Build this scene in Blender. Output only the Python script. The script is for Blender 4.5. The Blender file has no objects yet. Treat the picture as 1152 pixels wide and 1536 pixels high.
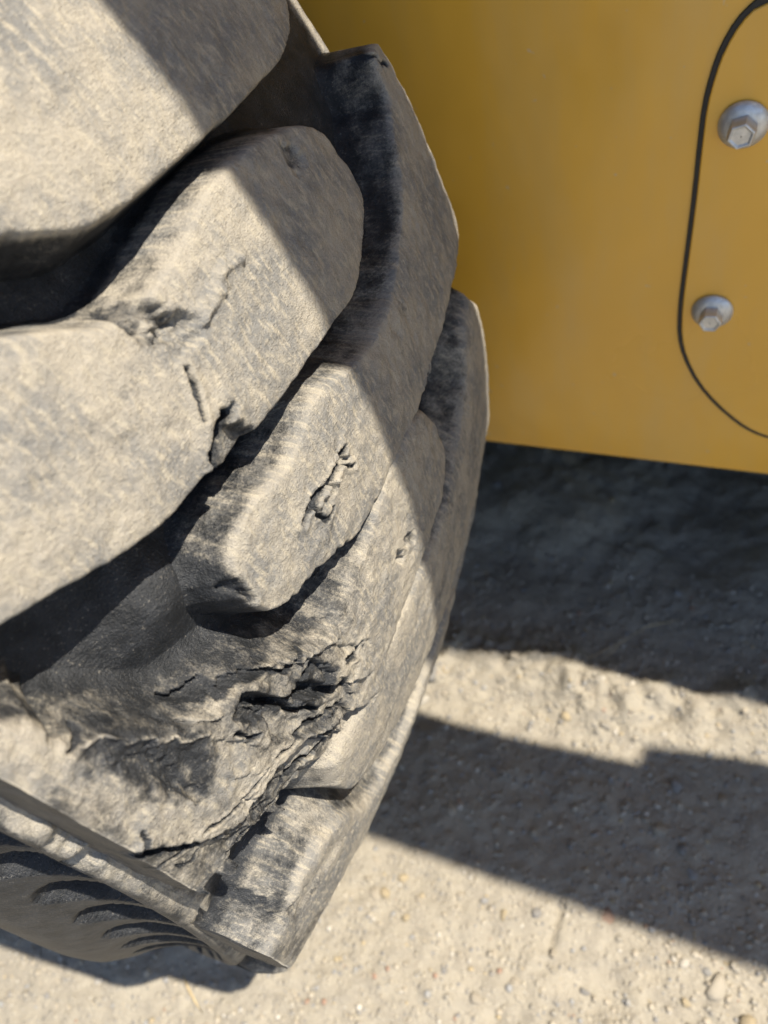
import bpy, math, random
import numpy as np
from mathutils import Matrix, Vector
R_ = math.radians
scene = bpy.context.scene
col = scene.collection

# ------------------------------------------------------------------ camera
cam = bpy.data.objects.new("camera", bpy.data.cameras.new("camera"))
col.objects.link(cam)
right = (0.9137425, 0.3455074, -0.2137738); down = (0.1485246, -0.7737924, -0.6157806); fwd = (-0.3781733, 0.5309142, -0.7583634)
M = Matrix(((right[0], -down[0], -fwd[0], 0.5066059), (right[1], -down[1], -fwd[1], -0.1498709),
            (right[2], -down[2], -fwd[2], 0.6559323), (0, 0, 0, 1)))
cam.matrix_world = M
cam.data.sensor_width = 36
cam.data.lens = 36 * 1161.5 / 1536
cam.data.clip_start = 0.01
cam.data.clip_end = 400
cam.data.dof.use_dof = True
cam.data.dof.focus_distance = 0.252
cam.data.dof.aperture_fstop = 11.0
scene.camera = cam

# ------------------------------------------------------------------ light
world = bpy.data.worlds.new("World"); scene.world = world; world.use_nodes = True
wn = world.node_tree
sky = wn.nodes.new("ShaderNodeTexSky"); sky.sky_type = 'NISHITA'; sky.sun_disc = False
SX, SY = 0.48, 0.065                                  # towards the sun: (SX, SY, 1)
sky.sun_elevation = math.atan(1 / math.hypot(SX, SY)); sky.sun_rotation = math.atan2(SX, SY)
sky.altitude = 200; sky.dust_density = 1.0
bg = wn.nodes["Background"]; bg.inputs[1].default_value = 0.094
wn.links.new(sky.outputs[0], bg.inputs[0])
sun = bpy.data.objects.new("sun", bpy.data.lights.new("sun", 'SUN')); col.objects.link(sun)
sun.data.energy = 4.9; sun.data.angle = R_(0.53); sun.data.color = (1.0, 0.91, 0.76)
sun.rotation_euler = Vector((-SX, -SY, -1)).to_track_quat('-Z', 'Y').to_euler()
vs = scene.view_settings
vs.view_transform = 'Standard'; vs.look = 'None'; vs.exposure = 0.93; vs.gamma = 1; vs.use_curve_mapping = False
scene.cycles.max_bounces = 8
scene.cycles.use_denoising = True; scene.cycles.denoising_prefilter = 'ACCURATE'

# ------------------------------------------------------------------ noise (numpy)
def _hash(ix, iy, seed):
    h = (ix.astype(np.int64) * 374761393 + iy.astype(np.int64) * 668265263 + seed * 144269504) & 0xffffffff
    h = ((h ^ (h >> 13)) * 1274126177) & 0xffffffff
    h = ((h ^ (h >> 16)) * 2246822519) & 0xffffffff
    return ((h ^ (h >> 15)) & 0xffffff) / float(0xffffff)
def vnoise(x, y, seed=0):
    ix, iy = np.floor(x), np.floor(y); fx, fy = x - ix, y - iy
    fx = fx * fx * fx * (fx * (fx * 6 - 15) + 10); fy = fy * fy * fy * (fy * (fy * 6 - 15) + 10)
    a, b, c, d = _hash(ix, iy, seed), _hash(ix + 1, iy, seed), _hash(ix, iy + 1, seed), _hash(ix + 1, iy + 1, seed)
    return (a + (b - a) * fx) * (1 - fy) + (c + (d - c) * fx) * fy
def fbm(x, y, scale, seed=0, octv=4, gain=0.5):
    """about -0.5..0.5; scale is the longest wavelength"""
    v = 0; amp = 1; tot = 0; x = x / scale; y = y / scale
    for o in range(octv):
        ca, sa = math.cos(o * 1.1), math.sin(o * 1.1)
        v = v + amp * vnoise((x * ca - y * sa), (x * sa + y * ca), seed + o * 17); tot += amp
        amp *= gain; x = x * 2.03; y = y * 2.03
    return v / tot - 0.5
def sstep(a, b, x):
    t = np.clip((x - a) / (b - a), 0, 1); return t * t * (3 - 2 * t)
def smin(a, b, k):
    h = np.maximum(k - np.abs(a - b), 0) / k
    return np.minimum(a, b) - h * h * k * 0.25
def smax(a, b, k): return -smin(-a, -b, k)

def seg_dist(px, py, pts, closed):
    """distance to a polyline, and inside test when closed"""
    P = np.asarray(pts, float); n = len(P)
    best = np.full(px.shape, 1e9); inside = np.zeros(px.shape, bool)
    for i in range(n if closed else n - 1):
        ax, ay = P[i]; bx, by = P[(i + 1) % n]
        dx, dy = bx - ax, by - ay; L = dx * dx + dy * dy + 1e-18
        t = np.clip(((px - ax) * dx + (py - ay) * dy) / L, 0, 1)
        best = np.minimum(best, (px - ax - t * dx) ** 2 + (py - ay - t * dy) ** 2)
        if closed and ay != by:
            inside ^= ((ay > py) != (by > py)) & (px < ax + (py - ay) * dx / (by - ay))
    d = np.sqrt(best)
    return np.where(inside, d, -d) if closed else d
def chaikin(P, n=1):
    P = np.asarray(P, float)
    for _ in range(n):
        Q = np.roll(P, -1, 0); P = np.stack([P * .75 + Q * .25, P * .25 + Q * .75], 1).reshape(-1, 2)
    return P

# ------------------------------------------------------------------ object helpers
def link(name, me, parent=None, mat=None):
    o = bpy.data.objects.new(name, me); col.objects.link(o)
    if parent is not None: o.parent = parent
    if mat is not None: me.materials.append(mat)
    return o
def tag(o, label=None, cat=None, group=None, kind=None):
    for k, v in (("label", label), ("category", cat), ("group", group), ("kind", kind)):
        if v: o[k] = v
    return o
def empty(name, loc=(0, 0, 0)):
    o = bpy.data.objects.new(name, None); col.objects.link(o); o.location = loc; o.empty_display_size = 0.1
    return o
def mesh_np(name, co, quads, smooth=True, attrs=None, uv=None):
    me = bpy.data.meshes.new(name)
    co = np.asarray(co, np.float32); quads = np.asarray(quads, np.int32)
    k = quads.shape[1]
    me.vertices.add(len(co)); me.vertices.foreach_set("co", co.ravel())
    me.loops.add(quads.size); me.loops.foreach_set("vertex_index", quads.ravel())
    me.polygons.add(len(quads))
    me.polygons.foreach_set("loop_start", np.arange(0, quads.size, k, dtype=np.int32))
    me.polygons.foreach_set("use_smooth", np.full(len(quads), smooth))
    me.update(calc_edges=True)
    for an, av in (attrs or {}).items():
        a = me.attributes.new(an, 'FLOAT', 'POINT'); a.data.foreach_set("value", np.asarray(av, np.float32).ravel())
    if uv is not None:
        l = me.uv_layers.new(name="UVMap"); l.data.foreach_set("uv", np.asarray(uv, np.float32)[quads.ravel()].ravel())
    me.validate()
    return me
def grid_faces(ny, nx, keep=None):
    i = np.arange(ny * nx).reshape(ny, nx)
    q = np.stack([i[:-1, :-1], i[:-1, 1:], i[1:, 1:], i[1:, :-1]], -1).reshape(-1, 4)
    if keep is not None: q = q[keep.reshape(-1)[q].all(1)]
    return q
def compact(co, q, *arrs):
    used = np.zeros(len(co), bool); used[q.ravel()] = True
    remap = np.cumsum(used) - 1
    return (co[used], remap[q]) + tuple(a[used] for a in arrs)
def pydata(name, v, f, parent=None, mat=None, smooth=False, bevel=0, seg=2):
    me = bpy.data.meshes.new(name); me.from_pydata(v, [], f); me.update()
    if smooth: me.polygons.foreach_set("use_smooth", [True] * len(me.polygons))
    o = link(name, me, parent, mat)
    if bevel:
        b = o.modifiers.new("b", 'BEVEL'); b.width = bevel; b.segments = seg; b.limit_method = 'ANGLE'; b.angle_limit = R_(40)
        me.polygons.foreach_set("use_smooth", [True] * len(me.polygons))
        w = o.modifiers.new("w", 'WEIGHTED_NORMAL'); w.keep_sharp = True
    return o
def prism(poly, y0, y1):
    """closed slab from an (x, z) outline between two y planes"""
    n = len(poly)
    v = [(x, y0, z) for x, z in poly] + [(x, y1, z) for x, z in poly]
    f = [list(range(n)), list(range(2 * n - 1, n - 1, -1))]
    f += [[(i + 1) % n, i, n + i, n + (i + 1) % n] for i in range(n)]
    return v, f
def prism_z(poly, z0, z1):
    n = len(poly)
    v = [(x, y, z0) for x, y in poly] + [(x, y, z1) for x, y in poly]
    f = [list(range(n - 1, -1, -1)), list(range(n, 2 * n))]
    f += [[i, (i + 1) % n, n + (i + 1) % n, n + i] for i in range(n)]
    return v, f

# ------------------------------------------------------------------ materials
class NT:
    def __init__(s, name):
        s.m = bpy.data.materials.new(name); s.m.use_nodes = True; s.t = s.m.node_tree
        s.b = s.t.nodes["Principled BSDF"]
    def n(s, typ, **kw):
        x = s.t.nodes.new("ShaderNode" + typ)
        for k, v in kw.items():
            if k.startswith("_"): setattr(x, k[1:], v)
            else:
                i = x.inputs[int(k[1:])] if k[0] == "i" and k[1:].isdigit() else x.inputs[k]
                if hasattr(v, "node"): s.t.links.new(v, i)
                else: i.default_value = v
        return x
    def l(s, a, b): s.t.links.new(a, b)
    def math(s, op, a, b=0.0, clamp=False):
        x = s.n("Math", _operation=op, _use_clamp=clamp, i0=a, i1=b); return x.outputs[0]
    def ramp(s, fac, a, b, lo=0.0, hi=1.0):
        x = s.n("MapRange", _interpolation_type='SMOOTHSTEP'); s.l(fac, x.inputs[0])
        x.inputs[1].default_value = a; x.inputs[2].default_value = b; x.inputs[3].default_value = lo; x.inputs[4].default_value = hi
        return x.outputs[0]
    def mix(s, f, a, b):
        x = s.n("Mix", _data_type='RGBA')
        for sock, v in ((x.inputs[0], f), (x.inputs[6], a), (x.inputs[7], b)):
            if hasattr(v, "node"): s.l(v, sock)
            else: sock.default_value = v if not isinstance(v, tuple) else (v + (1,))[:4]
        return x.outputs[2]
    def noise(s, scale, detail=4, rough=.55, vec=None, dim='3D'):
        x = s.n("TexNoise"); x.inputs["Scale"].default_value = scale; x.inputs["Detail"].default_value = detail
        x.inputs["Roughness"].default_value = rough
        if vec is not None: s.l(vec, x.inputs["Vector"])
        return x.outputs[0]
    def bump(s, h, dist, strength=1.0, normal=None):
        x = s.n("Bump"); x.inputs["Strength"].default_value = strength; x.inputs["Distance"].default_value = dist
        s.l(h, x.inputs["Height"])
        if normal is not None: s.l(normal, x.inputs["Normal"])
        return x.outputs[0]

def rubber_material():
    k = NT("dusty_rubber")
    co = k.n("TexCoord").outputs["Object"]
    uv = k.n("UVMap", _uv_map="UVMap").outputs[0]
    dust = k.n("Attribute", _attribute_name="dust").outputs["Fac"]
    big = k.noise(28, 5, .6, co); mid = k.noise(130, 5, .62, co); fine = k.noise(900, 3, .6, co)
    st = k.n("Mapping"); st.inputs["Scale"].default_value = (2600, 420, 1); k.l(uv, st.inputs[0])
    stri = k.noise(1.0, 3, .6, st.outputs[0])
    s2 = k.n("Mapping"); s2.inputs["Scale"].default_value = (170, 480, 1); s2.inputs["Rotation"].default_value = (0, 0, .35); k.l(uv, s2.inputs[0])
    smear = k.noise(1.0, 4, .6, s2.outputs[0])
    # how much dust lies at this point: worn mask broken up by noise
    m = k.math('ADD', dust, k.math('MULTIPLY', k.math('SUBTRACT', big, .5), .85))
    m = k.math('ADD', m, k.math('MULTIPLY', k.math('SUBTRACT', mid, .5), .95))
    m = k.math('ADD', m, k.math('MULTIPLY', k.math('SUBTRACT', fine, .5), .42))
    m = k.math('ADD', m, k.math('MULTIPLY', k.math('SUBTRACT', stri, .5), .35))
    m = k.math('ADD', m, k.math('MULTIPLY', k.math('SUBTRACT', smear, .5), .32))
    grain = k.noise(2300, 2, .6, co)
    m = k.math('ADD', m, k.math('MULTIPLY', k.math('SUBTRACT', grain, .5), .38))
    f = k.ramp(m, .18, .84)
    speck = k.ramp(k.noise(1300, 3, .6, co), .60, .70)
    f = k.math('MAXIMUM', f, k.math('MULTIPLY', speck, k.ramp(mid, .38, .66, .12, .72)))
    rub = k.mix(k.ramp(mid, .3, .7), (.015, .017, .0205), (.035, .038, .044))
    dcol = k.mix(k.ramp(k.noise(42, 5, .65, co), .38, .64), (.352, .324, .277), (.205, .204, .200))
    dcol = k.mix(k.ramp(smear, .46, .70), dcol, (.415, .378, .31))
    dcol = k.mix(k.ramp(fine, .52, .72, 0, .6), dcol, (.43, .39, .32))
    dcol = k.mix(k.ramp(grain, .50, .34, 0, .32), dcol, (.19, .178, .157))
    k.l(k.mix(k.math('MULTIPLY', f, .93), rub, dcol), k.b.inputs["Base Color"])
    k.l(k.ramp(f, 0, .7, .46, .95), k.b.inputs["Roughness"])
    k.l(k.ramp(f, 0, .6, .30, .1), k.b.inputs["Specular IOR Level"])
    h = k.math('ADD', k.math('MULTIPLY', fine, .5), k.math('MULTIPLY', grain, .35))
    h = k.math('ADD', h, k.math('MULTIPLY', stri, .26))
    h = k.math('ADD', h, k.math('MULTIPLY', mid, .8))
    k.l(k.bump(h, .0015, .85), k.b.inputs["Normal"])
    return k.m
RUB = rubber_material()

def paint_material():
    k = NT("yellow_paint")
    co = k.n("TexCoord").outputs["Object"]
    big = k.noise(9, 3, .5, co); fine = k.noise(420, 3, .6, co)
    base = k.mix(k.ramp(big, .35, .7), (.76, .405, .043), (.80, .435, .052))
    mp = k.n("Mapping"); mp.inputs["Scale"].default_value = (1, 1, .22); k.l(co, mp.inputs[0])
    dusty = k.math('MULTIPLY', k.ramp(k.noise(26, 5, .6, mp.outputs[0]), .42, .72), .20)  # dust film; its pale upright streaks also paint in soft glossy reflections
    base = k.mix(dusty, base, (.54, .42, .22))
    sp = k.math('MULTIPLY', k.ramp(k.noise(160, 2, .5, co), .70, .76), .45)
    base = k.mix(sp, base, (.55, .47, .36))
    k.l(base, k.b.inputs["Base Color"])
    k.l(k.ramp(big, .3, .7, .26, .42), k.b.inputs["Roughness"])
    k.b.inputs["Coat Weight"].default_value = .35; k.b.inputs["Coat Roughness"].default_value = .16
    k.l(k.bump(k.math('ADD', k.math('MULTIPLY', big, 14), k.math('MULTIPLY', fine, .02)), .0012, .35), k.b.inputs["Normal"])
    return k.m
PAINT = paint_material()
def simple(name, c1, c2, rough, scale=80, metal=0.0, bump=0.0):
    k = NT(name); co = k.n("TexCoord").outputs["Object"]
    f = k.noise(scale, 4, .6, co)
    k.l(k.mix(k.ramp(f, .35, .68), c1, c2), k.b.inputs["Base Color"])
    k.l(k.ramp(f, .3, .7, rough - .08, rough + .08), k.b.inputs["Roughness"]); k.b.inputs["Metallic"].default_value = metal
    if bump: k.l(k.bump(k.noise(scale * 4, 3, .6, co), bump, .6), k.b.inputs["Normal"])
    return k.m
ZINC = simple("zinc_plated_steel", (.66, .66, .66), (.55, .55, .54), .45, 300, .7, .0003)
GASKET = simple("black_rubber_seal", (.012, .012, .013), (.03, .028, .025), .6, 120)
STEEL = simple("dark_painted_steel", (.03, .03, .032), (.05, .048, .044), .55, 14)
STRAW = simple("dry_straw", (.50, .40, .24), (.36, .28, .16), .7, 200)

def ground_material():
    k = NT("dry_dirt")
    co = k.n("TexCoord").outputs["Object"]
    big = k.noise(7, 4, .6, co); mid = k.noise(55, 5, .62, co); fine = k.noise(420, 4, .65, co)
    c = k.mix(k.ramp(big, .35, .68), (.300, .272, .222), (.335, .305, .252))
    c = k.mix(k.ramp(mid, .40, .72), c, (.25, .228, .192))
    c = k.mix(k.ramp(fine, .50, .74, 0, .7), c, (.41, .378, .318))
    vor = k.n("TexVoronoi"); vor.inputs["Scale"].default_value = 210; k.l(co, vor.inputs["Vector"])
    grain = k.ramp(vor.outputs["Distance"], .12, .5, 1, 0)
    g = k.n("SeparateColor"); k.l(vor.outputs["Color"], g.inputs[0])
    pick = k.ramp(g.outputs[0], .45, .62)
    gm = k.math('MULTIPLY', k.math('MULTIPLY', grain, pick), .75)
    gc = k.mix(g.outputs[1], (.22, .215, .21), (.43, .385, .305))
    c = k.mix(gm, c, gc)
    k.l(c, k.b.inputs["Base Color"]); k.b.inputs["Roughness"].default_value = .95
    k.b.inputs["Specular IOR Level"].default_value = .15
    h = k.math('ADD', k.math('MULTIPLY', mid, 1.3), k.math('MULTIPLY', fine, .6))
    h = k.math('ADD', h, k.math('MULTIPLY', gm, .6))
    k.l(k.bump(h, .004, .8), k.b.inputs["Normal"])
    return k.m
DIRT = ground_material()
def stone_material():
    k = NT("gravel_stone")
    co = k.n("TexCoord").outputs["Object"]
    rnd = k.n("ObjectInfo").outputs["Random"]
    tint = k.n("Attribute", _attribute_name="tint").outputs["Fac"]
    r = k.math('FRACT', k.math('ADD', rnd, tint))
    cr = k.n("ValToRGB"); cr.color_ramp.interpolation = 'CONSTANT'
    cols = [(.34, .30, .24), (.28, .26, .225), (.21, .205, .20), (.39, .35, .285), (.37, .30, .19), (.25, .25, .25), (.31, .285, .24), (.29, .19, .14), (.45, .42, .37)]
    pos = [0, .24, .38, .50, .62, .67, .78, .90, .92]
    el = cr.color_ramp.elements
    while len(el) < len(cols): el.new(.5)
    for e, c, p in zip(el, cols, pos): e.position = p; e.color = c + (1,)
    k.l(r, cr.inputs[0])
    n = k.noise(260, 4, .6, co)
    c = k.mix(k.ramp(n, .45, .7, 0, .7), cr.outputs[0], (.31, .275, .22))
    k.l(c, k.b.inputs["Base Color"]); k.b.inputs["Roughness"].default_value = .85
    k.l(k.bump(n, .0012, .6), k.b.inputs["Normal"])
    return k.m
STONE = stone_material()

# ------------------------------------------------------------------ ground
def axis(lo, hi, step, far):
    a = list(np.arange(lo, hi + 1e-6, step)); s = step
    up = []; v = a[-1]
    while v < far: s *= 1.35; v += s; up.append(v)
    s = step; dn = []; v = a[0]
    while v > -far: s *= 1.35; v -= s; dn.append(v)
    return np.array(dn[::-1] + a + up)
def ridge(x, y):
    yc = .158 + .055 * (x - .3) + .012 * np.sin(x * 23)
    return np.exp(-((y - yc) / .028) ** 2) * sstep(.2, .30, x) * (.75 + .5 * np.sin(x * 31 + 1) * .5)
def ground_h(x, y):
    near = np.exp(-(np.maximum(np.abs(x - .35) - .6, 0) ** 2 + np.maximum(np.abs(y - .1) - .6, 0) ** 2) / .2)
    h = fbm(x, y, .16, 3, 3) * .012 + fbm(x, y, .035, 9, 4) * .0065 + fbm(x, y, .009, 21, 3) * .0035
    rd = ridge(x, y)
    lump = 1 - np.abs(fbm(x, y, .05, 33, 4)) * 3.2
    h = h + rd * (.002 + .022 * lump + .030 * fbm(x, y, .018, 5, 4) + .010 * fbm(x, y, .006, 6, 3))
    deep = sstep(.24, .34, y)
    h = h + deep * (fbm(x, y, .12, 71, 4) * .05)
    tyre = np.exp(-((x / .13) ** 2 + (np.maximum(np.abs(y) - .14, 0) / .03) ** 2))
    h = h * near * (1 - .9 * tyre) - .004 * near + .004 * tyre
    crack = np.abs(x - .452 - .012 * fbm(x, y, .03, 8, 3)) + sstep(-.02, -.012, y) * 1 + sstep(-.056, -.064, y) * 1
    return h - .006 * np.exp(-(crack / .0018) ** 2)
gx = axis(-.02, .74, .0026, 60); gy = axis(-.26, .62, .0026, 60)
GX, GY = np.meshgrid(gx, gy)
gm = mesh_np("ground", np.stack([GX, GY, ground_h(GX, GY)], -1).reshape(-1, 3), grid_faces(len(gy), len(gx)))
ground = tag(link("ground", gm, None, DIRT), "dry pale dirt ground strewn with gravel under the machine", None, None, "structure")

random.seed(5); rng = np.random.default_rng(5)
def stone_proto(seed, sub):
    import bmesh
    bm = bmesh.new(); bmesh.ops.create_icosphere(bm, subdivisions=sub, radius=1)
    r = np.random.default_rng(seed)
    planes = [(Vector(r.normal(size=3)).normalized(), r.uniform(.42, .82)) for _ in range(12)]
    sc = (r.uniform(.85, 1.25), r.uniform(.7, 1.0), r.uniform(.5, .75))
    for v in bm.verts:
        for n, d in planes:
            e = v.co.dot(n) - d
            if e > 0: v.co -= n * e * .85
        v.co *= 1 + r.uniform(-.03, .03)
        v.co = Vector((v.co.x * sc[0], v.co.y * sc[1], v.co.z * sc[2]))
    return bm
import bmesh
protos = []
for i in range(9):
    bm = stone_proto(i + 1, 2); me = bpy.data.meshes.new("pebble"); bm.to_mesh(me); bm.free()
    me.polygons.foreach_set("use_smooth", [True] * len(me.polygons)); me.materials.append(STONE); protos.append(me)
known = [(.312, -.059, 8.5), (.292, .138, 13), (.455, .127, 7), (.563, -.040, 9), (.585, -.054, 8), (.448, .087, 6), (.419, .024, 6),
         (.412, -.042, 4.5), (.395, -.037, 4.5), (.453, -.056, 5), (.430, -.082, 6), (.554, .090, 7), (.519, .093, 7), (.578, .108, 6), (.50, .06, 7), (.53, .045, 6)]
spots = list(known)
while len(spots) < 290:
    x = random.uniform(.02, .66); y = random.uniform(-.24, .24) if random.random() < .85 else random.uniform(.24, .5)
    if x < .26 and abs(y) < .15: continue
    spots.append((x, y, random.choice([2.6, 3, 3, 3.5, 4, 4.5, 5.5, 6.5])))
for x, y, r in spots:
    o = bpy.data.objects.new("pebble", random.choice(protos)); col.objects.link(o); o.parent = ground
    s = r * .001
    o.scale = (s * random.uniform(.85, 1.15),) * 3
    o.rotation_euler = (random.uniform(-.4, .4), random.uniform(-.4, .4), random.uniform(0, 6.3))
    o.location = (x, y, float(ground_h(np.array([x]), np.array([y]))[0]) + s * random.uniform(-.2, .2))
# loose grit: far too many to count
def grit(n, box, rmin, rmax, seed):
    r = np.random.default_rng(seed)
    ico = []
    for i in range(6):
        bm = stone_proto(50 + i, 1)
        ico.append((np.array([v.co[:] for v in bm.verts]), np.array([[v.index for v in f.verts] for f in bm.faces]))); bm.free()
    X = r.uniform(box[0], box[1], n); Y = r.uniform(box[2], box[3], n)
    ok = ~((X < .24) & (np.abs(Y) < .13)); X, Y = X[ok], Y[ok]
    keep = fbm(X, Y, .09, 44, 3) + r.uniform(-.35, .35, len(X)) > -.12; X, Y = X[keep], Y[keep]
    Z = ground_h(X, Y); rad = rmin + (rmax - rmin) * r.random(len(X)) ** 2.6
    V, F, T = [], [], []; base = 0
    for x, y, z, s in zip(X, Y, Z, rad):
        v, f = ico[r.integers(6)]
        a = r.uniform(0, 6.28); c, sn = math.cos(a), math.sin(a)
        w = v * s; w = np.stack([w[:, 0] * c - w[:, 1] * sn + x, w[:, 0] * sn + w[:, 1] * c + y, w[:, 2] + z + s * .18], 1)
        V.append(w); F.append(f + base); T.append(np.full(len(v), r.random())); base += len(v)
    return np.concatenate(V), np.concatenate(F), np.concatenate(T)
v, f, t = grit(15000, (.0, .72, -.26, .30), .0010, .0038, 3)
gr = link("gravel", mesh_np("gravel", v, f, True, {"tint": t}), ground, STONE); gr["kind"] = "stuff"

# ------------------------------------------------------------------ the tyre
WR = 0.41                                   # axle height
HL = 0.0240                                 # lug height
def floor_r(y): return .3710 + .012 * (1 - (y / .1354) ** 2)
tyre = tag(empty("tyre", (0, 0, WR)), "worn dusty black tyre with torn and cracked chevron lugs standing on the dirt", "tyre")
RS = 0.40                                   # radius used to turn angles into arc length
def sy(P): return np.array([(R_(a) * RS, y * .001) for a, y in P])

def wrap(s, y, r):
    a = s / RS
    return np.stack([r * np.cos(a), y, r * np.sin(a)], -1)

def floor_dust(S, Y):
    D = -.14 + .50 * np.exp(-((S - R_(15) * RS) / .020) ** 2 - ((Y + .124) / .014) ** 2) + .34 * sstep(-.10, -.132, Y)
    return D + .42 * np.exp(-((S - R_(9.5) * RS) / .010) ** 2 - ((Y + .098) / .012) ** 2)
def floor_relief(S, Y):                     # uneven groove floor, raised to a shallow saddle under the middle lug's nose
    return fbm(S, Y, .04, 5, 3) * .0012 + fbm(S, Y, .006, 6, 3) * .0006 + .0115 * np.exp(-((S - R_(13.2) * RS) / .017) ** 2 - ((Y + .079) / .015) ** 2)
def make_lug(poly, res=.0006, seed=1, jag=.0012, rough=1.0, front=.0045, back=.009, pill=.0028, tears=(), dust=1.0, shoulder=0, smooth=1, backdust=.45, crisp=.0035, fil=.0065, edge=None):
    if edge: poly = [(a, math.copysign(158, edge)) if abs(b) > abs(edge) * 1000 - 3 else (a, b) for a, b in poly]
    P = chaikin(sy(poly), smooth)
    pad = .024
    ss = np.arange(P[:, 0].min() - pad, P[:, 0].max() + pad, res); ys = np.arange(P[:, 1].min() - pad, P[:, 1].max() + pad, res)
    ys = ys[np.abs(ys) < .1475]
    if edge: ys = np.sort(edge - math.copysign(1, edge) * np.arange(0, np.abs(P[:, 1] - edge).max() + pad, res))
    if edge: ys = ys[np.abs(ys) <= abs(edge) + 1e-9]
    S, Y = np.meshgrid(ss, ys)
    wob = .0018
    d = seg_dist(S + wob * fbm(S, Y, .03, seed + 60, 3), Y + wob * fbm(S, Y, .03, seed + 61, 3), P, True)
    gs = np.gradient(d, res, axis=1); gyy = np.gradient(d, res, axis=0)
    kf = sstep(-.5, .5, gs)                             # 1 on the wall that faces down the tread
    side = 0
    run = back + (front - back) * kf
    d = d + jag * fbm(S, Y, .008, seed + 7, 4) * sstep(.012, .001, np.abs(d))
    H = HL - pill * np.exp(-np.maximum(d, 0) / .0045)
    h = smin(H, H * (1 + d / run), crisp)
    h = smax(h, np.full_like(h, -.0004), fil)
    top = sstep(.72, .97, h / HL)
    h0 = h.copy()
    # worn relief
    h = h + top * rough * (.0011 * fbm(S, Y, .03, seed, 3) + .0009 * fbm(S, Y, .007, seed + 3, 3))
    h = h + rough * .0007 * fbm(S, Y, .0035, seed + 5, 3) * sstep(.003, .012, h) 
    fr_ = floor_relief(S, Y); h = h + fr_ * np.clip(1 - h / HL, 0, 1)
    lean = sstep(.3, .9, kf)
    D = floor_dust(S, Y) * sstep(.4, .02, h / HL) + dust * .98 * top + (1 - top) * sstep(.05, .3, h / HL) * backdust * (1 - .75 * lean)
    jx = .0022 * fbm(S, Y, .007, seed + 11, 4) + .0016 * fbm(S, Y, .0022, seed + 14, 2); jy = .0022 * fbm(S, Y, .007, seed + 12, 4) + .0016 * fbm(S, Y, .0022, seed + 15, 2)
    for t in tears:
        kind, pts = t[0], sy(t[1])
        if kind == 'crack':                             # narrow gash; optional lift of the upper side
            w, dep = t[2], t[3]; e = seg_dist(S + jx, Y + jy, pts, False)
            wv = w * (.55 + .9 * vnoise(S / .006, Y / .006, seed + 31))
            g = 1 - sstep(wv * .35, wv, e)
            h = h - dep * g; D = D - 1.1 * g
            lip = np.exp(-((e - w * 1.3) / (w * .9)) ** 2); h = h + .0006 * lip
        elif kind == 'step':                            # a torn-down area with a ragged scarp
            drop, wid, dd = t[2], t[3], t[4]; e = seg_dist(S + jx * 1.5, Y + jy * 1.5, pts, True)
            g = sstep(0, wid, e); h = h - drop * g * sstep(.15, .5, h0 / HL); D = D + dd * g
            rim = np.exp(-((e - wid * .5) / (wid * .6 + .0004)) ** 2); D = D - .35 * rim
        elif kind == 'pit':
            rad, dep = t[2], t[3]; e = seg_dist(S + jx * 2, Y + jy * 2, pts, False)
            g = 1 - sstep(rad * .3, rad, e); h = h - dep * g; D = D - .5 * g
        elif kind == 'bump':
            rad, dep, dd = t[2], t[3], t[4]; e = seg_dist(S + jx * 2, Y + jy * 2, pts, False)
            g = (1 - sstep(rad * .2, rad, e)); h = h + dep * g * (.6 + 1.2 * vnoise(S / .0022, Y / .0022, seed + 77)); D = D + dd * g
        elif kind == 'layers':                          # shingled torn flaps, each dropping sharply towards the front
            amp, sp = t[2], t[3]; e = seg_dist(S, Y, pts, True); g = sstep(-.002, .007, e) * sstep(.3, .7, h0 / HL)
            b = -.62 * S - .78 * Y + .016 * fbm(S, Y, .034, seed + 93, 3) + .006 * fbm(S, Y, .007, seed + 94, 4)
            b = b / sp; fr = b - np.floor(b)
            gate = sstep(-.14, .10, fbm(-.78 * S + .62 * Y + np.floor(b) * .37, np.floor(b) * 3.1 + b * 0, .016, seed + 95, 2))
            h = h + amp * g * gate * (fr - .55 - .95 * sstep(.90, .985, fr) + .5 * fbm(S, Y, .005, seed + 96, 3))
            gash = np.exp(-((np.minimum(fr, 1 - fr)) / .07) ** 2) * gate * g * sstep(-.06, .12, fbm(S, Y, .012, seed + 97, 2))
            h = h - amp * 1.1 * gash; D = D - .8 * gash + g * gate * (.18 * sstep(.6, .9, fr) - .22 * sstep(.35, .05, fr))
        elif kind == 'rough':                           # shredded zone: layered sharp relief
            amp, dd = t[2], t[3]; e = seg_dist(S, Y, pts, True)
            g = sstep(-.004, .01, e)
            al, ac = -.78 * S + .62 * Y, .62 * S + .78 * Y
            a = 1 - np.abs(fbm(al * .38 + jx, ac + jy, .0125, seed + 91, 4)) * 3.4; b = a * 4 + jx * 250
            tor = (np.floor(b) + sstep(.55, 1, b - np.floor(b))) / 4 - .6
            h = h + amp * g * (.75 * tor + .5 * fbm(S, Y, .004, seed + 92, 3)) * sstep(.3, .7, h0 / HL); D = D + dd * g
        elif kind == 'dust':
            e = seg_dist(S, Y, pts, len(pts) > 2); e = e if len(pts) > 2 else -e
            D = D + t[3] * sstep(-t[2], t[2], e)
        elif kind == 'blob':                            # dusty or bare patch round a line
            e = seg_dist(S + jx * 3, Y + jy * 3, pts if len(pts) > 1 else np.vstack([pts, pts + 1e-5]), False)
            g = np.exp(-(e / t[2]) ** 2); D = D + (t[3] - D) * g * top
    r = floor_r(Y) + h
    keep = d > -run * 1.4 - .003
    UV = np.stack([S, Y], -1)
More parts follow.
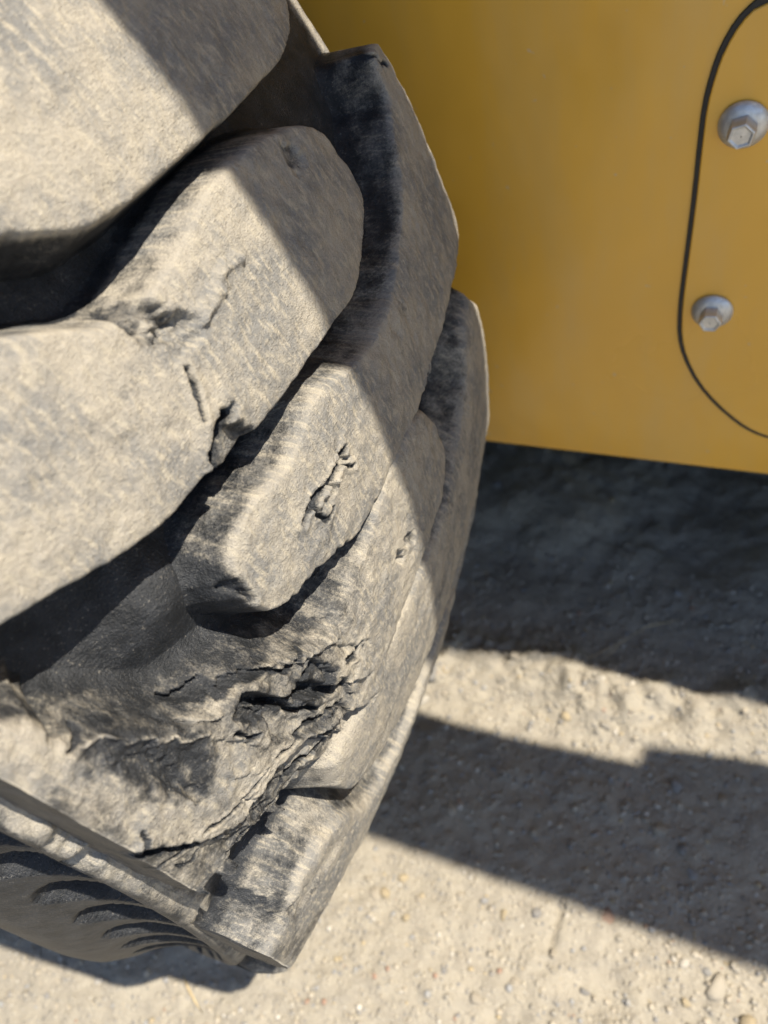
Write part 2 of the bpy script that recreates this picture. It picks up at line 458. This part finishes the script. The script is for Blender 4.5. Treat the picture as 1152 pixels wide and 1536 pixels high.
    if edge:                                            # firm, nearly square shoulder face under the cut edge
        first = edge < 0; k0 = 0 if first else -1; n = 18
        rel = np.exp(-(abs(edge) - np.abs(Y)) / .0022); r = r - .0009 * rel ** 2 * sstep(.2, .6, h / HL)
        Y = Y + .0008 * rel * fbm(S, Y * 0, .009, seed + 70, 3)
        f = (np.linspace(0, 1, n) ** 1.3)[:, None]
        rb = floor_r(Y[k0]) - .003; rt = r[k0]
        Rr = rt + (rb - rt) * f
        bul = .0005 + .0008 * f + .0007 * fbm(np.broadcast_to(S[k0], Rr.shape), Rr, .006, seed + 71, 3)
        Yr = np.broadcast_to(Y[k0], Rr.shape) + math.copysign(1, edge) * bul * sstep(0, .2, f)
        Sr = np.broadcast_to(S[k0], Rr.shape); Dr = -.02 + .55 * sstep(.6, 1, f) + .35 * sstep(.12, 0, f) + np.zeros_like(Rr); Kr = np.broadcast_to(keep[k0], Rr.shape)
        Ur = np.stack([Sr, Yr - math.copysign(1, edge) * (Rr - rt)], -1)
        def cat(a, b): return np.concatenate([b[::-1], a]) if first else np.concatenate([a, b])
        S, Y, r, D, keep, UV = cat(S, Sr), cat(Y, Yr), cat(r, Rr), cat(D, Dr), cat(keep, Kr), cat(UV, Ur)
    co = wrap(S, Y, r).reshape(-1, 3)
    q = grid_faces(S.shape[0], S.shape[1], keep)[:, ::-1]
    co, q, D, uv = compact(co, q, D.reshape(-1), UV.reshape(-1, 2))
    return mesh_np("lug", co, q, True, {"dust": D}, uv)

A = [(26.6, -80), (25.93, -46.8), (25.19, -40.3), (24.33, -31.1), (24.04, -20.1), (23.83, -7), (23.67, 11.4), (23.55, 29.9), (23.41, 46.2), (23.39, 72.4), (23.98, 86.9), (25.2, 95),
     (27.5, 97), (30, 93), (31, 70), (31.5, 20), (32.5, -40), (35.5, -100), (37.5, -137), (29.5, -137.5), (27.8, -110)]
B = [(28, -137), (26.5, -100), (24, -64.7), (22.75, -53.4), (21.67, -43), (21.44, -28.8), (21.84, -14.1), (22.33, 1.4), (22.28, 16.3), (21.91, 38.9), (21.22, 57.1), (20.47, 66.1), (18.77, 68.9), (16.9, 68.5),
     (16.27, 65.3), (15.31, 52.1), (14.46, 38.4), (14.7, 15.9), (14.93, -11.1), (15.2, -31.4), (15.21, -42.8), (15.53, -48.9), (16.0, -52), (16.01, -55.3), (16.04, -63.1), (16.44, -75.4), (17.21, -90.9), (18.11, -101.7), (18.65, -110.9), (19.4, -137)]
Cc = [(19.6, 138), (20.3, 133), (20.2, 127), (19.3, 124), (17.95, 122.3), (16.55, 108.8), (15.22, 100.2), (14.11, 89.3), (12.88, 69.1), (12.14, 52.9), (11.9, 34), (12.4, 15.9), (13.4, -.5), (13.5, -9.1), (13.1, -19.7), (12.94, -30.9), (13.32, -44.5), (13.45, -55.5), (13.2, -60), (12.75, -64.2), (12.1, -67.2), (11.3, -68.6), (10.5, -68.3),
      (9.69, -65.6), (8.93, -59.3), (8.25, -49), (8.4, -44), (7.3, -30.3), (6.77, -19.2), (6.59, -5.3), (6.61, 16.7), (6.4, 38.6), (6.73, 61.3), (7.23, 94.9), (7.59, 122.1), (8.5, 138), (11.56, 138), (14.7, 138), (16.87, 136)]
Dd = [(15.2, -121), (16.8, -127), (17, -132.5), (15.47, -134.5), (13.15, -135.2), (11.26, -135.5), (9.04, -135.7), (7.07, -136.1), (3.71, -137), (2.5, -132.6), (2.79, -129.2), (2.04, -124.9), (2.45, -121.6), (2.01, -115), (1.76, -108.5), (0.62, -102.5), (1.02, -99.3), (0.49, -92.9), (-0.2, -86.4), (-1.19, -78.5), (-2.01, -67.7), (-2.75, -54.6), (-2.86, -47.2), (-1.5, -40.5), (-1.18, -30.6), (-0.91, -19.3), (-0.64, -11), (-0.62, 1.1), (-0.67, 19.5), (-0.24, 36.2), (0.93, 49.4), (3.28, 48.9), (5.33, 44.5), (6.2, 39.4), (6.64, 29.3), (6.79, 8.5), (6.29, -5.4), (5.46, -28.3), (5.19, -40.6), (5.1, -54.9), (6.6, -68), (8.02, -79.4), (8.93, -91.4), (9.61, -102.8), (11.12, -109.7), (12.43, -114.1), (13.6, -118.8), (14.66, -125.1)]
Ee = [(4.6, 127), (4.0, 112), (3.31, 101.6), (1.37, 92.7), (.32, 77.1), (-.33, 62.4), (-1.2, 41.7), (-1.75, 21.1), (-1.29, -1.2), (-1.14, -20.8), (-1.21, -41.2), (-1.45, -59.9), (-1.24, -75.1), (-1.6, -81.3), (-3.5, -83.5), (-5.61, -80),
      (-7.6, -65), (-8.6, -45), (-9.4, -25), (-10, 0), (-10.3, 30), (-10.6, 60), (-10.4, 95), (-10.2, 122), (-9.6, 138), (-6, 138), (-2, 138), (1, 137), (3.2, 134)]
Ff = [(-6.6, -140.5), (-8.5, -140.5), (-11, -140.5), (-14, -140), (-14.6, -125), (-15, -100), (-15.5, -60), (-16, -20), (-16, 20), (-14.5, 42), (-13.5, 48), (-12.8, 42), (-12.3, 20), (-14.1, -20), (-14.0, -45), (-12.6, -66), (-10.2, -79), (-7.2, -87), (-5.8, -97), (-5.2, -110), (-5.6, -122), (-6.8, -132)]

ledge = [(8.81, -136.8), (8.14, -133.4), (7.38, -131.6), (6.62, -128), (5.44, -124.1), (4.42, -118.3), (4.04, -113.1), (3.67, -104.8), (3.7, -100.4), (3.69, -96.4), (3, -90.8), (2.79, -86.9), (2.31, -82.1), (.81, -74.5), (.3, -67.3), (-.4, -62.2)]
leaf = [(13.75, -119.5), (12.31, -114.6), (11.05, -110.3), (9.31, -104), (7.9, -106), (7.2, -112.4), (7.43, -116.4), (9.41, -121.9), (11.28, -122.9)]
tA = [('dust', [(24, -46), (23.8, -20)], .012, .1), ('pit', [(28.9, -50), (28.7, -47)], .003, .0015)]
tB = [('pit', [(21.7, -38), (21.09, -35.3), (20.4, -32.5), (20.0, -29)], .0058, .0062), ('bump', [(21.3, -36.5), (20.8, -34)], .0035, .0034, -.1), ('blob', [(21.5, -37), (20.4, -32)], .0045, .3), ('bump', [(21.0, -37), (20.3, -33.5), (20.0, -30.7), (19.85, -22.7), (19.89, -13.7), (20.06, -2.4)], .0034, .0013, .45),
      ('crack', [(19.03, -36.8), (18.36, -39.7), (17.39, -43.9)], .0013, .0022),
      ('crack', [(15.2, -49.6), (15.93, -48.0), (16.57, -42.5), (16.86, -37.8), (16.73, -35.2)], .0028, .009),
      ('step', [(15.95, -48.2), (16.6, -42.5), (16.8, -37.8), (15.9, -33), (14.5, -30), (14.4, -50)], .0045, .003, -.35),
      ('pit', [(20.8, 44), (20.4, 46)], .004, .0016)]
tC = [('dust', [(20.5, 128), (16, 112), (13.5, 80)], .012, -.35), ('dust', [(14.4, -66), (13.2, -70.5), (11.8, -72.5), (10.2, -71.5)], .0065, -1.0), ('crack', [(20.3, 126), (19.4, 129), (19.2, 133)], .0012, .002), ('crack', [(10.82, -39.9), (10.93, -33.3), (10.85, -28.4), (10.71, -23.8), (10.67, -17.8), (10.52, -12.6), (10.63, -8.8)], .0016, .0032),
      ('crack', [(10.93, -33.3), (10.14, -33.9), (9.47, -30.8), (9.48, -26.9)], .0011, .002), ('crack', [(12.08, -68.1), (11.46, -67.9), (10.82, -67.3)], .0018, .004),
      ('pit', [(10.28, -11), (10.6, -11.6)], .0027, .006), ('pit', [(10.52, -21), (10.11, -22)], .0026, .005),
      ('crack', [(9.99, -12.1), (9.56, -8.7)], .0012, .002), ('bump', [(10.7, -30), (10.55, -22), (10.5, -17)], .003, .0012, .3),
      ('step', [(9.5, -67), (8.9, -52), (7.9, -36), (7.3, -26), (6.4, -24), (7, -60), (8.5, -72)], .0028, .0022, -.15),
      ('rough', [(10.3, -44), (10.2, -28), (9, -24), (8.4, -38), (9, -50)], .0018, -.1),
      ('dust', [(14.5, 95), (12.5, 60), (13.2, 10), (16, 10), (19, 90)], .006, -.25), ('rough', [(12.2, 50), (11, 35), (9.8, 40), (10.5, 62), (12.8, 72)], .0022, -.2),
      ('crack', [(6.2, 46), (7.1, 60)], .001, .0015)]
tD = [('blob', [(14.5, -130), (12.3, -127), (10, -130)], .014, 1.0), ('blob', [(9.4, -128), (8.2, -120), (7.5, -112)], .009, .85), ('blob', [(11.4, -98), (12.8, -107)], .006, .95), ('blob', [(10.2, -89), (9.4, -81)], .010, 1.1),
      ('blob', [(-2.3, -54), (-.9, -31), (-.3, -3), (.5, 30)], .018, 1.0), ('blob', [(3, -5), (2, 20)], .03, .95), ('blob', [(2.1, -48), (2.6, -34)], .008, .95), ('blob', [(7.1, -106), (5.5, -103), (4.2, -100)], .011, .8),
      ('blob', [(12.6, -118), (10.3, -112.5), (8.8, -109.5)], .0085, .3), ('blob', [(13, -114), (10.7, -102)], .005, .3), ('blob', [(9.6, -95), (7.3, -83), (4.3, -66)], .008, .38),
      ('blob', [(7.1, -136), (4.4, -130)], .010, .42), ('blob', [(3.2, -118), (2.3, -103), (.4, -77)], .008, .38), ('blob', [(13.4, -134), (11.5, -135), (9.8, -136)], .005, .5), ('blob', [(6.4, -46), (6, -39)], .009, .4), ('blob', [(1.2, -84), (4.6, -90)], .006, .75),
      ('step', [(9.3, -160)] + ledge + [(-1.9, -50), (-2.6, -60), (-1.5, -80), (.5, -100), (2, -120), (2.5, -134), (2.5, -160)], .0046, .0012, 0),
      ('crack', ledge, .0017, .0042), ('step', leaf, .0024, .0055, 0), ('bump', [(13.6, -119.8), (11.9, -113.2), (10.4, -108), (9.0, -103.5)], .0012, .0009, .45), ('bump', [(12.9, -119), (11.2, -118), (9.8, -119)], .0006, .0004, .3),
      ('layers', [(11.6, -106), (9.4, -88), (7.2, -70), (5.6, -48), (2.6, -38), (.2, -48), (-1.2, -66), (1.0, -92), (3.4, -104), (4.2, -112), (7.0, -108), (8.6, -104)], .0052, .0090),
      ('layers', [(4.6, -122), (3.6, -98), (1.9, -82), (-.2, -60), (-2, -50), (-1.6, -74), (.8, -100), (2.0, -126)], .0034, .0060),
      ('rough', [(10.6, -101), (8.6, -86), (6.6, -68), (5.4, -50), (3.2, -44), (.6, -55), (1.6, -76), (3.6, -88), (5, -96), (7.6, -100)], .0026, 0),
      ('rough', [(3.5, -118), (3.2, -100), (1.5, -84), (-.5, -66), (-2, -55), (-.8, -88), (1.6, -112), (2.8, -124)], .0030, 0),
      ('step', [(8.4, -94), (8.1, -88), (6.2, -82), (5.6, -73), (5.0, -64), (3.6, -60), (3.4, -68), (5, -78), (6.5, -88), (7.6, -96)], .0030, .0010, -.1), ('step', [(6.9, -88), (5.4, -80), (3.6, -70), (2.4, -60), (.6, -58), (1.4, -72), (3.0, -84), (5.4, -92)], .0022, .0010, 0),
      ('crack', [(10.34, -98.6), (9.9, -95.7), (9.41, -89.5)], .0016, .0045), ('crack', [(8.31, -94.5), (8.17, -88.8), (7.37, -85.8), (6.25, -82.5), (5.96, -78.5), (5.63, -73.8), (5.28, -66.8)], .0021, .0065),
      ('crack', [(5.08, -73.9), (4.16, -70.5), (2.84, -65.6), (2.11, -59.6)], .0024, .006), ('crack', [(6.08, -81.2), (4.98, -80.7), (4.03, -76.7), (2.69, -72)], .0016, .004),
      ('crack', [(7.97, -98.3), (6.49, -94.2)], .0010, .003), ('step', [(11.58, -112.3), (10.39, -112.8), (9.28, -113.8), (8.24, -114.1), (7.58, -112.8), (7.2, -114.3), (7.6, -118), (10, -117)], .0013, .0006, 0),
      ('crack', [(13.94, -123.1), (13.88, -117.1)], .0016, .003), ('crack', [(12.6, -121), (11.3, -116), (10, -113)], .0005, .0005), ('crack', [(8.66, -133.2), (8.74, -131.1), (9.22, -130.2)], .0008, .0012), ('pit', [(2.18, -8.1), (2.6, -9.5)], .0028, .007), ('pit', [(2.65, -2.5), (1.82, 3.9)], .0028, .002),
      ('crack', [(3, -55.3), (2.41, -49.8), (2.55, -45.6)], .0013, .003), ('crack', [(6.51, -136.7), (6.43, -133.5), (6.05, -129), (5.71, -126.4)], .0010, .002), ('crack', [(5.6, -133), (4.9, -129), (5.0, -126)], .0007, .001),
      ('crack', [(6.2, -122), (5.3, -116), (4.9, -111), (4.6, -104), (4.5, -99)], .0008, .0022), ('crack', [(4.4, -94), (3.7, -88), (3.1, -80), (1.9, -72), (1.2, -64)], .0009, .0026), ('crack', [(2.6, -122), (2.2, -112), (1.6, -104), (.9, -96)], .0009, .0024), ('crack', [(9.2, -92), (8.9, -86), (8.2, -80), (7.0, -74), (6.4, -66)], .0009, .0030),
      ('crack', [(1.9, -100), (2.0, -94), (.9, -84), (.2, -76)], .0016, .0035)]
tF = [('pit', [(-4.2, -128), (-5.2, -126)], .002, .0012), ('blob', [(-4.2, -128), (-5.5, -126)], .004, .15), ('blob', [(-8, -134), (-12, -130), (-13, -118)], .012, .45), ('blob', [(-8, -126), (-10, -118)], .007, .95), ('blob', [(-3, -120), (-3.4, -100)], .006, .5),
      ('step', [(-5.5, -128), (-6.2, -110), (-7.5, -92), (-9, -92), (-8, -128)], .0016, .006, 0), ('rough', [(-10, -130), (-8, -112), (-13, -105), (-14, -125)], .0010, 0)]
def add_lug(me, rot=0.0):
    o = link("lug", me, tyre)
    if not me.materials: me.materials.append(RUB)
    o.rotation_euler = (0, -R_(rot), 0)
    return o
add_lug(make_lug(A, .0007, 11, .0012, 1.0, .003, .008, .0010, tA, 1.05, crisp=.0025))
add_lug(make_lug(B, .0006, 23, .0010, 1.0, .0036, .007, .0009, tB, 1.0, backdust=.6, crisp=.0022))
add_lug(make_lug(Cc, .0006, 37, .0012, 1.15, .0036, .0060, .0011, tC, .95, 1, 0, backdust=.5, fil=.005, edge=.1385))
torn = add_lug(make_lug(Dd, .0005, 41, .0026, 1.3, .0028, .0105, .0012, tD, .66, 1, 1, backdust=.36, crisp=.0022, fil=.010, edge=-.1348))
torn['label'] = 'lug shredded into layered torn flaps with a bare dark patch'
add_lug(make_lug(Ee, .0008, 53, .0010, 1.0, .0045, .011, .0016, (), .88, 1, 0, edge=.1385))
add_lug(make_lug(Ff, .0007, 67, .0014, 1.2, .0045, .0125, .0010, tF, 1.15, 1, backdust=.52, crisp=.0022, edge=-.1402))
# the remaining lugs, the same mould, round the rest of the tread
gl = make_lug([(a + 16, b) for a, b in Ff], .0028, 71, .0012, 1.0, .0045, .010, .0026, (), .8, 1)
gr_ = make_lug([(a + 11, b) for a, b in Ee], .0028, 73, .0012, 1.0, .0045, .010, .0026, (), .8, 1)
stub = make_lug([(28.5, 138), (28.6, 112), (31, 104), (35, 106), (38, 122), (37, 136)], .0016, 75, .0012, 1, .0045, .01, .0026, (), .8, 1)
add_lug(stub)
for k in range(1, 18): 
    if -16 - 18 * k > -311: add_lug(gl, -16 - 18 * k - 1.5)
for k in range(1, 17): add_lug(gr_, -11 - 18 * k - 1.0)

# carcass: tread floor, shoulder lands and ribbed sidewalls, one surface of revolution
th = np.concatenate([np.arange(-50, 42, .22), np.arange(42, 310.01, 2.0)]); th = R_(1) * th
def side_profile(sgn):
    # (y, r) from the shoulder land down to the bead
    P = [(.1354, .3710), (.140, .3700), (.1450, .3688), (.1466, .3672), (.1464, .363), (.1430, .359), (.1440, .350), (.1470, .340), (.1520, .330), (.1600, .320), (.1665, .309), (.1690, .296), (.167, .281), (.160, .266), (.147, .252), (.134, .241), (.125, .228), (.118, .214)]
    P = np.array(P); t = np.concatenate([[0], np.cumsum(np.hypot(*np.diff(P, axis=0).T))]); u = np.linspace(0, t[-1], 130)
    y = np.interp(u, t, P[:, 0]); r = np.interp(u, t, P[:, 1])
    ker = np.ones(5) / 5; yp = np.convolve(np.pad(y, 2, 'edge'), ker, 'valid'); rp = np.convolve(np.pad(r, 2, 'edge'), ker, 'valid')
    return sgn * yp, rp
yo, ro = side_profile(-1); yi, ri = side_profile(1)
ym = np.arange(-.1354 + .0011, .1354 - .001, .0012); rm = floor_r(ym)
py = np.concatenate([yo[::-1], ym, yi]); pr = np.concatenate([ro[::-1], rm, ri])
TH, PY = np.meshgrid(th, py, indexing='ij'); PR = np.broadcast_to(pr, TH.shape).copy()
S_ = TH * RS
# scalloped recesses between the sidewall ribs
ph = (np.degrees(TH) + 3.2 + 2600 * np.maximum(PR - .322, 0) ** 2) / 5.2; ph = ph - np.floor(ph)
q_ = np.clip((PR - .3235) / (.3635 - .3235), 0, 1); half = .40 * np.sqrt(np.clip(4 * q_ * (1 - q_), 0, 1)) ** .8
rec = sstep(0, .12, half - np.abs(ph - .5)); win = ((PR > .3235) & (PR < .3635) & (np.abs(PY) > .136)) * 1.0
dep = .020 * rec * win
PYd = PY - np.sign(PY) * dep + .0042 * (PY < -.1354) * sstep(-.1354, -.1395, PY) * sstep(R_(-24), R_(4), TH)
tread = (np.abs(PY) < .1354)
PRd = PR + floor_relief(S_, PY)
land = np.exp(-((np.abs(PY) - .140) / .0075) ** 2) * sstep(.3655, .3685, PR)
# crumbled dirt caked on the outer land and a torn notch in it
cake = np.exp(-((S_ - R_(8.5) * RS) / .026) ** 2) * (PY < -.136) * (PR > .366)
PRd = PRd + cake * (.0008 + .015 * fbm(S_, PY, .008, 15, 4)) + land * .0008 * fbm(S_, PY, .01, 19, 3)
notch = np.exp(-((S_ - R_(7.0) * RS) / .007) ** 2 - ((PY + .1460) / .0045) ** 2) * (PR > .36)
PRd = PRd - .006 * notch * (1 + 1.5 * fbm(S_, PY, .004, 17, 2))
Dm = floor_dust(S_, PY) * (np.abs(PY) < .137) + .75 * land + .25 * cake - .4 * win * rec
Dm = Dm + -.65 * sstep(.3665, .362, PR) + .62 * sstep(.316, .300, PR)
co = np.stack([PRd * np.cos(TH), PYd, PRd * np.sin(TH)], -1).reshape(-1, 3)
q = grid_faces(TH.shape[0], TH.shape[1])
carc = mesh_np("carcass", co, q, True, {"dust": Dm.reshape(-1)}, np.stack([S_, np.broadcast_to(np.concatenate([[0], np.cumsum(np.hypot(np.diff(py), np.diff(pr)))]), TH.shape)], -1).reshape(-1, 2))
link("carcass", carc, tyre, RUB)
# steel rim behind the sidewall
def revolve(prof, n=72):
    v, f = [], []; m = len(prof)
    for i in range(n):
        a = 2 * math.pi * i / n
        v += [(r * math.cos(a), y, r * math.sin(a)) for y, r in prof]
    for i in range(n):
        for j in range(m - 1):
            f.append((i * m + j, i * m + j + 1, ((i + 1) % n) * m + j + 1, ((i + 1) % n) * m + j))
    return v, f
v, f = revolve([(-.122, .222), (-.126, .218), (-.122, .205), (-.095, .198), (-.06, .17), (-.05, .09), (-.055, .0), ])
pydata("rim", v, f, tyre, STEEL, True)
# a few dry root fibres caught on the sidewall tip
def tube(name, pts, r, parent, mat, n=6):
    v, f = [], []; pts = [Vector(p) for p in pts]
    for i, p in enumerate(pts):
        t = (pts[min(i + 1, len(pts) - 1)] - pts[max(i - 1, 0)]).normalized()
        a = t.orthogonal().normalized(); b = t.cross(a)
        rr = r * (1 if 0 < i < len(pts) - 1 else .35)
        v += [tuple(p + (a * math.cos(k * 6.2832 / n) + b * math.sin(k * 6.2832 / n)) * rr) for k in range(n)]
    for i in range(len(pts) - 1):
        for k in range(n): f.append((i * n + k, i * n + (k + 1) % n, (i + 1) * n + (k + 1) % n, (i + 1) * n + k))
    f.append(tuple(range(n - 1, -1, -1))); f.append(tuple(range(len(v) - n, len(v))))
    return pydata(name, v, f, parent, mat, True)

# ------------------------------------------------------------------ the machine
loader = tag(empty("loader", (0, .6, 0)), "yellow painted machine body with bolted cover plate beside the tyre", "loader")
def mpart(name, vf, mat, bevel=0, seg=3):
    v, f = vf; v = [(x, y - .6, z) for x, y, z in v]
    return pydata(name, v, f, loader, mat, False, bevel, seg)
PY0 = .2254
mpart("side_panel", prism([(-1.3, .2305), (1.3, .2305), (1.3, .80), (-1.3, .80)], PY0, PY0 + .012), PAINT, .004)
mpart("light_blocker", prism_z([(-1.3, .45), (1.3, .47), (1.3, 1.1), (-1.3, 1.1)], .10, .232), STEEL, .004)  # added block under the belly, keeps far-side light off the ground
mpart("belly_plate", prism_z([(-1.3, PY0 + .013), (1.3, PY0 + .013), (1.3, 1.15), (-1.3, 1.15)], .236, .25), STEEL)
mpart("engine_housing", prism_z([(-1.3, .13 + SY * .8), (.3, .125 + SY * .8), (.667, .158 + SY * .8), (.962, .197 + SY * .8), (1.3, .24 + SY * .8), (1.3, 1.15), (-1.3, 1.15)], .802, 1.5), PAINT, .006)
mpart("loader_arm", prism_z([(-1.3, -.020 + SY * 1.1), (1.7, -.020 + SY * 1.1), (1.7, .18 + SY * .95), (1.11, .136 + SY * .95), (1.020, .130 + SY * .95), (1.018, .107 + SY * .95), (.80, .096 + SY * .95), (.66, .104 + SY * .95), (.3, .098 + SY * .95), (-1.3, .09 + SY * .95)], .95, 1.1), STEEL)
seam = [(.4947, .5150), (.4886, .5087), (.4836, .4983), (.4810, .4883), (.4789, .4750), (.4785, .4579), (.4784, .4347), (.4779, .4140), (.4770, .3840), (.4765, .3637), (.4775, .3435), (.4815, .3279), (.4902, .3088), (.5024, .2920), (.5166, .2777), (.5262, .2709), (.5359, .2670)]
xr = .80
outer = [(xr, .53), (.52, .530), (.505, .5235)] + [(x - .0005, z) for x, z in seam] + [(.552, .264), (xr, .262)]
def inset(i, n): return .0020 - .0005 * math.sin(math.pi * i / (n - 1)) + .0007 * i / (n - 1)
inner = [(xr - .004, .524), (.527, .524), (.512, .5165)]
for i, (x, z) in enumerate(seam):
    a = Vector(seam[max(i - 1, 0)]); b = Vector(seam[min(i + 1, len(seam) - 1)]); t = (b - a).normalized()
    nrm = Vector((-t.y, t.x)); nrm = nrm if nrm.x > 0 else -nrm
    w = inset(i, len(seam)); inner.append((x + nrm.x * w, z + nrm.y * w))
inner += [(.552, .2686), (xr - .004, .2663)]
def dense(P, n=2):
    P = np.array(P); 
    Q = [P[0]]
    for i in range(len(P) - 1):
        a, b = P[i], P[i + 1]
        if np.hypot(*(b - a)) < .05: Q += [a * .75 + b * .25, a * .25 + b * .75]
        else: Q += [b]
    Q.append(P[-1]); return [tuple(p) for p in Q]
outer = dense(outer); inner = dense(inner)
mpart("door_seal", prism(outer, PY0 - .0012, PY0 + .002), GASKET, .0005, 2)
mpart("access_cover", prism(inner, PY0 - .0022, PY0 + .001), PAINT, .0012, 3)
def bolt(x, z, rf, rh, hh, rot):
    y0 = PY0 - .0023
    def ring(r, y, n=36): return [(r * math.cos(2 * math.pi * i / n), y, r * math.sin(2 * math.pi * i / n)) for i in range(n)]
    prof = [(rf * .97, .0), (rf, -.0006), (rf * .99, -.0016), (rf * .80, -.0030), (rf * .66, -.0040), (0.0005, -.0042)]
    v, f = [], []; n = 36
    for r, y in prof: v += ring(r, y)
    for j in range(len(prof) - 1):
        for i in range(n): f.append((j * n + (i + 1) % n, j * n + i, (j + 1) * n + i, (j + 1) * n + (i + 1) % n))
    b = pydata("bolt", [(a + x, c + y0 - .6, e + z) for a, c, e in v], f, loader, ZINC, True)
    # hexagonal head with chamfered crown and a shallow dished face
    v, f = [], []; n = 6
    lay = [(rh, -.0038, 6), (rh, -.0038 - hh * .82, 6), (rh * .90, -.0038 - hh, 6), (rh * .74, -.0038 - hh, 6), (rh * .68, -.0038 - hh + .0007, 6), (.0004, -.0038 - hh + .0005, 6)]
    for r, y, _ in lay: v += [(r * math.cos(rot + math.pi / 3 * i) + x, y + y0 - .6, r * math.sin(rot + math.pi / 3 * i) + z) for i in range(6)]
    for j in range(len(lay) - 1):
        for i in range(6): f.append((j * 6 + (i + 1) % 6, j * 6 + i, (j + 1) * 6 + i, (j + 1) * 6 + (i + 1) % 6))
    h = pydata("head", v, f, b, ZINC, False, .0004, 2); h.matrix_parent_inverse = Matrix()
    return b
bolt(.4968, .4662, .0107, .0064, .0078, .3)
bolt(.4941, .3635, .0107, .0062, .0078, .05)
bolt(.60, .497, .0107, .0062, .0078, .2); bolt(.60, .297, .0107, .0062, .0078, .7)

# ------------------------------------------------------------------ small loose things
def straw(pts, r, label):
    z = lambda x, y: float(ground_h(np.array([x]), np.array([y]))[0])
    P = [(x, y, z(x, y) + dz) for x, y, dz in pts]
    o = tube("dry_straw", P, r, None, STRAW); tag(o, label, "straw", "dry straws lying on the dirt")
straw([(.188, -.163, .010), (.199, -.169, .014), (.207, -.175, .010), (.213, -.180, .003)], .0010, "short pale straw sticking out below the tyre sidewall")
straw([(.43, .18, .006), (.455, .205, .012), (.475, .225, .016), (.50, .24, .012)], .0006, "thin dry straw leaning across the rubble ridge")
straw([(.44, .186, .004), (.452, .196, .014), (.455, .20, .02)], .0005, "tiny upright straw stub on the rubble ridge")
